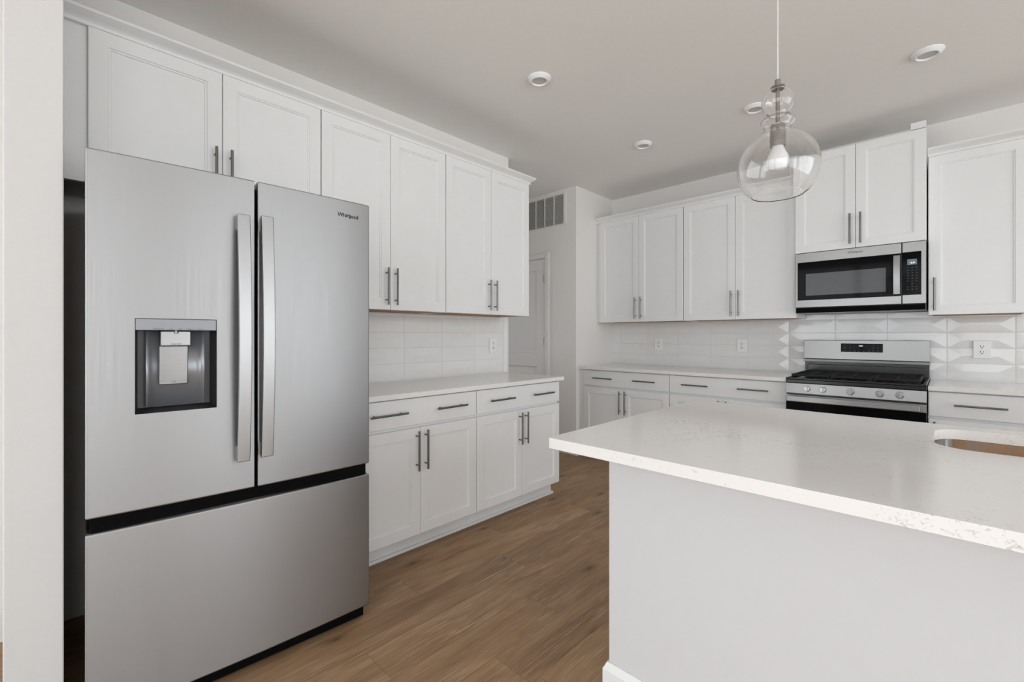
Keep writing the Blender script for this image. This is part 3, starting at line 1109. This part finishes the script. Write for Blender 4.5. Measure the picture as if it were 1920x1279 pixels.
# oven door
bm = BM()
box(bm, rx0 + 0.001, rx1 - 0.001, 3.766, 3.80, 0.215, 0.800)
od = rp('oven_door', bm, 'bglass', bevel=0.003)
bm = BM(); box(bm, rx0 + 0.001, rx1 - 0.001, 3.7635, 3.768, 0.750, 0.7995)
rp('door_band', bm, 'steelh', od, bevel=0.001)
bm = BM(); box(bm, rx0 + 0.014, rx1 - 0.030, 3.715, 3.728, 0.757, 0.796)
for x in (rx0 + 0.022, rx1 - 0.060):
    box(bm, x, x + 0.022, 3.727, 3.766, 0.762, 0.791)
rp('handle', bm, 'steelh', od, bevel=0.004)
bm = BM(); box(bm, rx0 + 0.12, rx1 - 0.12, 3.7645, 3.7665, 0.34, 0.66)
rp('oven_window', bm, 'mwin', od)
bm = BM(); box(bm, rx0 + 0.001, rx1 - 0.001, 3.768, 3.80, 0.06, 0.205)
rp('storage_drawer', bm, 'steelh', bevel=0.003)

# ------------------------------------------------------------------ microwave
MO = ((-0.857 - 0.1005) / 2, WY, 1.40)
mw = thing('microwave', 'stainless over-the-range microwave below the raised cabinet', 'microwave', MO)
def mp_(name, bm, mat, par=None, **k):
    return obj(name, bm, M[mat], par or mw, MO, **k)
mx0, mx1, mzb, mzt = -0.8565, -0.1005, 1.442, 1.8625
my = 4.0756
bm = BM(); box(bm, mx0, mx1, my + 0.030, WY - 0.012, 1.402, mzt)
mp_('body', bm, 'black', bevel=0.002)
bm = BM()
box(bm, mx0 + 0.005, mx1 - 0.005, my + 0.008, my + 0.030, 1.402, 1.439)
mp_('bottom_vent', bm, 'blackm', bevel=0.002)
xs_ = -0.2255
bm = BM(); box(bm, mx0, xs_, my, my + 0.030, mzb, mzt)
md = mp_('door', bm, 'steelh', bevel=0.004, seg=2)
bm = BM(); box(bm, mx0 + 0.018, xs_ - 0.002, my - 0.0015, my + 0.002, 1.498, 1.791)
mp_('door_glass', bm, 'bglass', md, bevel=0.0012)
bm = BM(); box(bm, -0.784, -0.308, my - 0.0022, my - 0.0012, 1.533, 1.700)
mp_('window_mesh', bm, 'mwin', md)
bm = BM()
n = 14
rr = []
for i in range(n + 1):
    t = i / n
    z = 1.509 + (1.777 - 1.509) * t
    o_ = 0.020 + 0.014 * math.sin(math.pi * t)
    rr.append([bm.verts.new((x, my - o_ + d, z)) for x, d in ((-0.2675, 0), (-0.2315, 0), (-0.2315, 0.010), (-0.2675, 0.010))])
for P, Q in zip(rr, rr[1:]):
    for i in range(4):
        j = (i + 1) % 4
        bm.faces.new((P[i], P[j], Q[j], Q[i]))
bm.faces.new(rr[0][::-1]); bm.faces.new(rr[-1])
for z in (1.513, 1.750):
    box(bm, -0.264, -0.236, my - 0.013, my, z, z + 0.022)
mp_('handle', bm, 'steelh', md, bevel=0.002)
text('lettering', 'Whirlpool', 0.0225, M['ink'], md, facing((-0.515 - 0.447) / 2 - MO[0], my - 0.0006 - WY, 1.832 - MO[2]), 0.0004, 0.92)
bm = BM(); box(bm, xs_ + 0.003, mx1, my, my + 0.030, mzb, mzt)
mc = mp_('control_panel', bm, 'steelh', bevel=0.004)
bm = BM(); box(bm, xs_ + 0.003, -0.1245, my - 0.0015, my + 0.002, 1.502, 1.794)
mp_('keypad', bm, 'bglass', mc, bevel=0.001)
bm = BM(); box(bm, -0.1955, -0.1465, my - 0.0022, my - 0.0012, 1.706, 1.744)
mp_('display', bm, 'lcd', mc)
text('display_digits', '12:21', 0.0135, M['digit'], mc, facing(-0.1695 - MO[0], my - 0.0026 - WY, 1.720 - MO[2]), 0.0002)
for i, x in enumerate((-0.192, -0.170, -0.148)):
    for k in range(9):
        z = 1.688 - k * 0.0185
        if k in (6,) and i != 1:
            continue
        bm = BM()
        box(bm, x - 0.0035, x + 0.0035, my - 0.0020, my - 0.0014, z - 0.0013, z + 0.0013)
        mp_('key', bm, 'mark', mc, smooth=False)

# ------------------------------------------------------------------ island
ix0, ix1, iy0, iy1 = -0.8801, 1.62, 1.0709, 2.192
bx0, bx1, by0, by1 = -0.812, 1.56, 1.307, 2.150
isl = thing('kitchen_island', 'white painted kitchen island base with tall baseboard', 'kitchen island', ((bx0 + bx1) / 2, (by0 + by1) / 2, 0))
IO = isl.location.copy()
bm = BM()
prism(bm, [(bx0, by0), (bx1, by0), (bx1, by0 + 0.02), (bx0 + 0.02, by0 + 0.02), (bx0 + 0.02, by1), (bx0, by1)], 'z', 0, 0.8815)
box(bm, bx1 - 0.02, bx1, by0 + 0.0202, by1, 0, 0.8815)
box(bm, bx0 + 0.0202, bx1 - 0.0202, by1 - 0.02, by1 - 0.0002, 0, 0.8815)
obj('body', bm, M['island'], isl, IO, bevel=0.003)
bm = BM()
PROF = [(0.0, 0.0), (0.028, 0.0), (0.028, 0.010), (0.022, 0.018), (0.0145, 0.020), (0.0145, 0.118), (0.010, 0.126), (0.004, 0.140), (0.0, 0.141)]
def path(p):
    return [(bx0 - p, by1), (bx0 - p, by0 - p), (bx1 + p, by0 - p), (bx1 + p, by1)]
rows = [[bm.verts.new((x, y, z)) for x, y in path(p + 0.0003)] for p, z in PROF]
for A_, B_ in zip(rows, rows[1:]):
    for k in range(3):
        bm.faces.new((A_[k], A_[k + 1], B_[k + 1], B_[k]))
bm.faces.new([r[0] for r in rows]); bm.faces.new([r[-1] for r in rows][::-1])
obj('baseboard', bm, M['trim'], isl, IO, angle=25)

# island worktop with the sink cut-out
sx0, sx1, sy0, sy1 = -0.029, 0.715, 1.742, 2.103
def rrect(x0, x1, y0, y1, r, n=8):
    pts = []
    for cx, cy, a0 in ((x1 - r, y0 + r, -90), (x1 - r, y1 - r, 0), (x0 + r, y1 - r, 90), (x0 + r, y0 + r, 180)):
        for k in range(n + 1):
            a = R(a0 + 90 * k / n)
            pts.append((cx + r * math.cos(a), cy + r * math.sin(a)))
    return pts
outer = rrect(ix0, ix1, iy0, iy1, 0.008, 3)
inner = rrect(sx0, sx1, sy0, sy1, 0.085, 10)
bm = BM()
loops = {}
for z in (0.882, 0.914):
    for nm, pts in (('o', outer), ('i', inner)):
        vs = [bm.verts.new((x, y, z)) for x, y in pts]
        es = [bm.edges.new((vs[k], vs[(k + 1) % len(vs)])) for k in range(len(vs))]
        loops[nm, z] = (vs, es)
    bmesh.ops.triangle_fill(bm, edges=loops['o', z][1] + loops['i', z][1], use_beauty=True)
for nm in 'oi':
    A_, B_ = loops[nm, 0.882][0], loops[nm, 0.914][0]
    for k in range(len(A_)):
        j = (k + 1) % len(A_)
        bm.faces.new((A_[k], A_[j], B_[j], B_[k]))
tag(obj('island_countertop', bm, M['quartz'], bevel=0.002, smooth=True), 'large white quartz island countertop with speckled veining and sink cut-out', 'countertop')

sk = thing('kitchen_sink', 'undermount stainless sink set into the island countertop', 'sink', ((sx0 + sx1) / 2, (sy0 + sy1) / 2, 0.68))
SO = sk.location.copy()
bm = BM()
secs = [(0.012, 0.8815, 0.09), (-0.004, 0.8810, 0.085), (-0.002, 0.872, 0.085), (0.001, 0.74, 0.08), (0.008, 0.705, 0.075), (0.03, 0.688, 0.06)]
rs = []
for off, z, r in secs:
    o_ = off if z > 0.8812 else -off if off > 0.0005 and z < 0.75 else 0.002
    rs.append([bm.verts.new((x, y, z)) for x, y in rrect(sx0 - o_, sx1 + o_, sy0 - o_, sy1 + o_, r, 10)])
for A_, B_ in zip(rs, rs[1:]):
    for k in range(len(A_)):
        j = (k + 1) % len(A_)
        bm.faces.new((A_[k], A_[j], B_[j], B_[k]))
bm.faces.new(rs[-1])
obj('basin', bm, M['chrome'], sk, SO)
bm = BM(); box(bm, sx0 + 0.05, sx1 - 0.05, sy0 + 0.05, sy1 - 0.05, 0.6885, 0.694); box(bm, sx0 + 0.13, sx1 - 0.09, sy0 + 0.006, sy0 + 0.009, 0.70, 0.868)  # unseen board and flap, added to tint the basin's reflection orange
u = obj('reflected_board', bm, M['tint_board'], sk, SO); u['label'] = 'unseen brown board added for its reflection in the steel'

# ------------------------------------------------------------------ pendant lamp
px, py = -0.400, 1.670
pd = thing('pendant_lamp', 'clear glass pendant lamp with stacked bubbles hanging over the island', 'lamp', (px, py, 1.685))
PO = pd.location.copy()
def pp(name, bm, mat, par=None, **k):
    return obj(name, bm, M[mat], par or pd, PO, **k)
bm = BM(); lathe(bm, [(0, CZ - 0.024), (0.05, CZ - 0.024), (0.06, CZ - 0.018), (0.06, CZ - 0.0005), (0, CZ - 0.0005)], px, py, 32)
pp('canopy', bm, 'nickel')
bm = BM(); cyl(bm, (px, py, 2.06), (px, py, CZ - 0.02), 0.0022, seg=8); pp('cord', bm, 'cord')
bm = BM(); lathe(bm, [(0, 2.064), (0.0085, 2.064), (0.0085, 2.044), (0.021, 2.041), (0.022, 2.0365), (0, 2.0365)], px, py, 24); pp('cap', bm, 'nickel')
bm = BM(); cyl(bm, (px, py, 1.918), (px, py, 2.037), 0.0062, seg=16); pp('stem', bm, 'nickel')
bm = BM(); lathe(bm, [(0, 1.924), (0.010, 1.924), (0.019, 1.918), (0.0225, 1.908), (0.0225, 1.880), (0.0235, 1.879), (0.0235, 1.874), (0.0225, 1.873),
                      (0.0225, 1.868), (0.0235, 1.867), (0.0235, 1.863), (0.0225, 1.862), (0.0225, 1.846), (0, 1.846)], px, py, 32)
pp('socket', bm, 'nickel')
bm = BM(); lathe(bm, [(0, 1.8475), (0.0165, 1.8475), (0.0175, 1.842), (0.022, 1.830), (0.030, 1.814), (0.0335, 1.800), (0.0325, 1.786), (0.026, 1.774), (0.014, 1.767), (0, 1.765)], px, py, 32)
pp('light_bulb', bm, 'bulb')
# one blown glass shade: ball, disc, bell
gp = [(0.020, 2.0355)]
for k in range(1, 12):
    a = math.pi * (0.14 + 0.72 * k / 12)
    gp.append((0.0475 * math.sin(a), 1.992 + 0.047 * math.cos(a)))
gp += [(0.0265, 1.949), (0.034, 1.943), (0.045, 1.936), (0.050, 1.929), (0.0475, 1.921), (0.041, 1.914), (0.038, 1.906), (0.039, 1.899), (0.046, 1.892)]
for r, z in ((0.060, 1.884), (0.076, 1.872), (0.091, 1.857), (0.104, 1.838), (0.114, 1.815), (0.1195, 1.790), (0.120, 1.770), (0.117, 1.748), (0.110, 1.726), (0.098, 1.706), (0.086, 1.693), (0.0765, 1.6865)):
    gp.append((r, z))
th = 0.0024
inn = []
for i in range(len(gp)):
    a = Vector(gp[max(0, i - 1)]); b_ = Vector(gp[min(len(gp) - 1, i + 1)])
    d = (b_ - a).normalized()
    inn.append((gp[i][0] + d.y * th, gp[i][1] - d.x * th))
bm = BM(); lathe(bm, gp + inn[::-1], px, py, 64, close=True)
pp('glass_shade', bm, 'glass', angle=60)

# ------------------------------------------------------------------ recessed ceiling lights
proto = None
for (x, y), lab in (((-1.748, 2.048), 'round white recessed light nearest the left cabinets, mid ceiling'),
                    ((-0.077, 3.315), 'round white recessed light above the range side, far right of the ceiling'),
                    ((-0.927, 3.310), 'round white recessed light partly behind the pendant glass'),
                    ((-1.749, 3.324), 'round white recessed light near the back left cabinets, farthest from the pendant')):
    if proto is None:
        proto = thing('recessed_light', lab, 'ceiling light', (x, y, CZ), 0, 'recessed ceiling lights')
        bm = BM(); lathe(bm, [(0.058, -0.0003), (0.070, -0.0003), (0.070, -0.004), (0.066, -0.009), (0.050, -0.021), (0.046, -0.021), (0.043, -0.016), (0.043, -0.0003)], 0, 0, 40, close=True)
        obj('trim_ring', bm, M['plastic'], proto)
        bm = BM(); lathe(bm, [(0, -0.013), (0.0428, -0.013), (0.0428, -0.001), (0, -0.001)], 0, 0, 32)
        obj('lens', bm, M['lens'], proto)
    else:
        c = proto.copy(); C.objects.link(c)
        c.location = (x, y, CZ)
        c['label'] = lab
        for ch in list(proto.children):
            k = ch.copy(); C.objects.link(k); k.parent = c

# ------------------------------------------------------------------ return-air vent above the hallway door
vt = thing('air_vent', 'white louvred return-air grille high on the hallway wall', 'vent', (-3.19, HY1, 2.385))
VO = vt.location.copy()
vx0, vx1, vz0, vz1 = -3.526, -2.854, 2.387, 2.730
bm = BM()
f = 0.030
for x0, x1, z0, z1 in ((vx0, vx1, vz0, vz0 + 0.012), (vx0, vx1, vz1 - 0.020, vz1), (vx0, vx0 + f, vz0 + 0.012, vz1 - 0.02), (vx1 - f, vx1, vz0 + 0.012, vz1 - 0.02)):
    box(bm, x0, x1, HY1 - 0.010, HY1 - 0.0005, z0, z1)
k = 1
while vx1 - f - 0.127 * k > vx0 + f + 0.02:
    xb = vx1 - f - 0.127 * k
    box(bm, xb - 0.004, xb + 0.004, HY1 - 0.012, HY1 - 0.001, vz0 + 0.012, vz1 - 0.02)
    k += 1
obj('frame', bm, M['trim'], vt, VO)
bm = BM()
nz_ = 26
for i in range(nz_):
    z = vz0 + 0.014 + (vz1 - vz0 - 0.036) * (i + 0.5) / nz_
    quad(bm, [(vx0 + f, HY1 - 0.010, z - 0.0056), (vx1 - f, HY1 - 0.010, z - 0.0056), (vx1 - f, HY1 - 0.0015, z + 0.0056), (vx0 + f, HY1 - 0.0015, z + 0.0056)])
o = obj('louvers', bm, M['louver'], vt, VO, smooth=False)
sm_ = o.modifiers.new('thick', 'SOLIDIFY'); sm_.thickness = 0.0012
bm = BM(); box(bm, vx0 + f, vx1 - f, HY1 - 0.0012, HY1 - 0.0003, vz0 + 0.012, vz1 - 0.02)
obj('backing', bm, M['duct'], vt, VO)
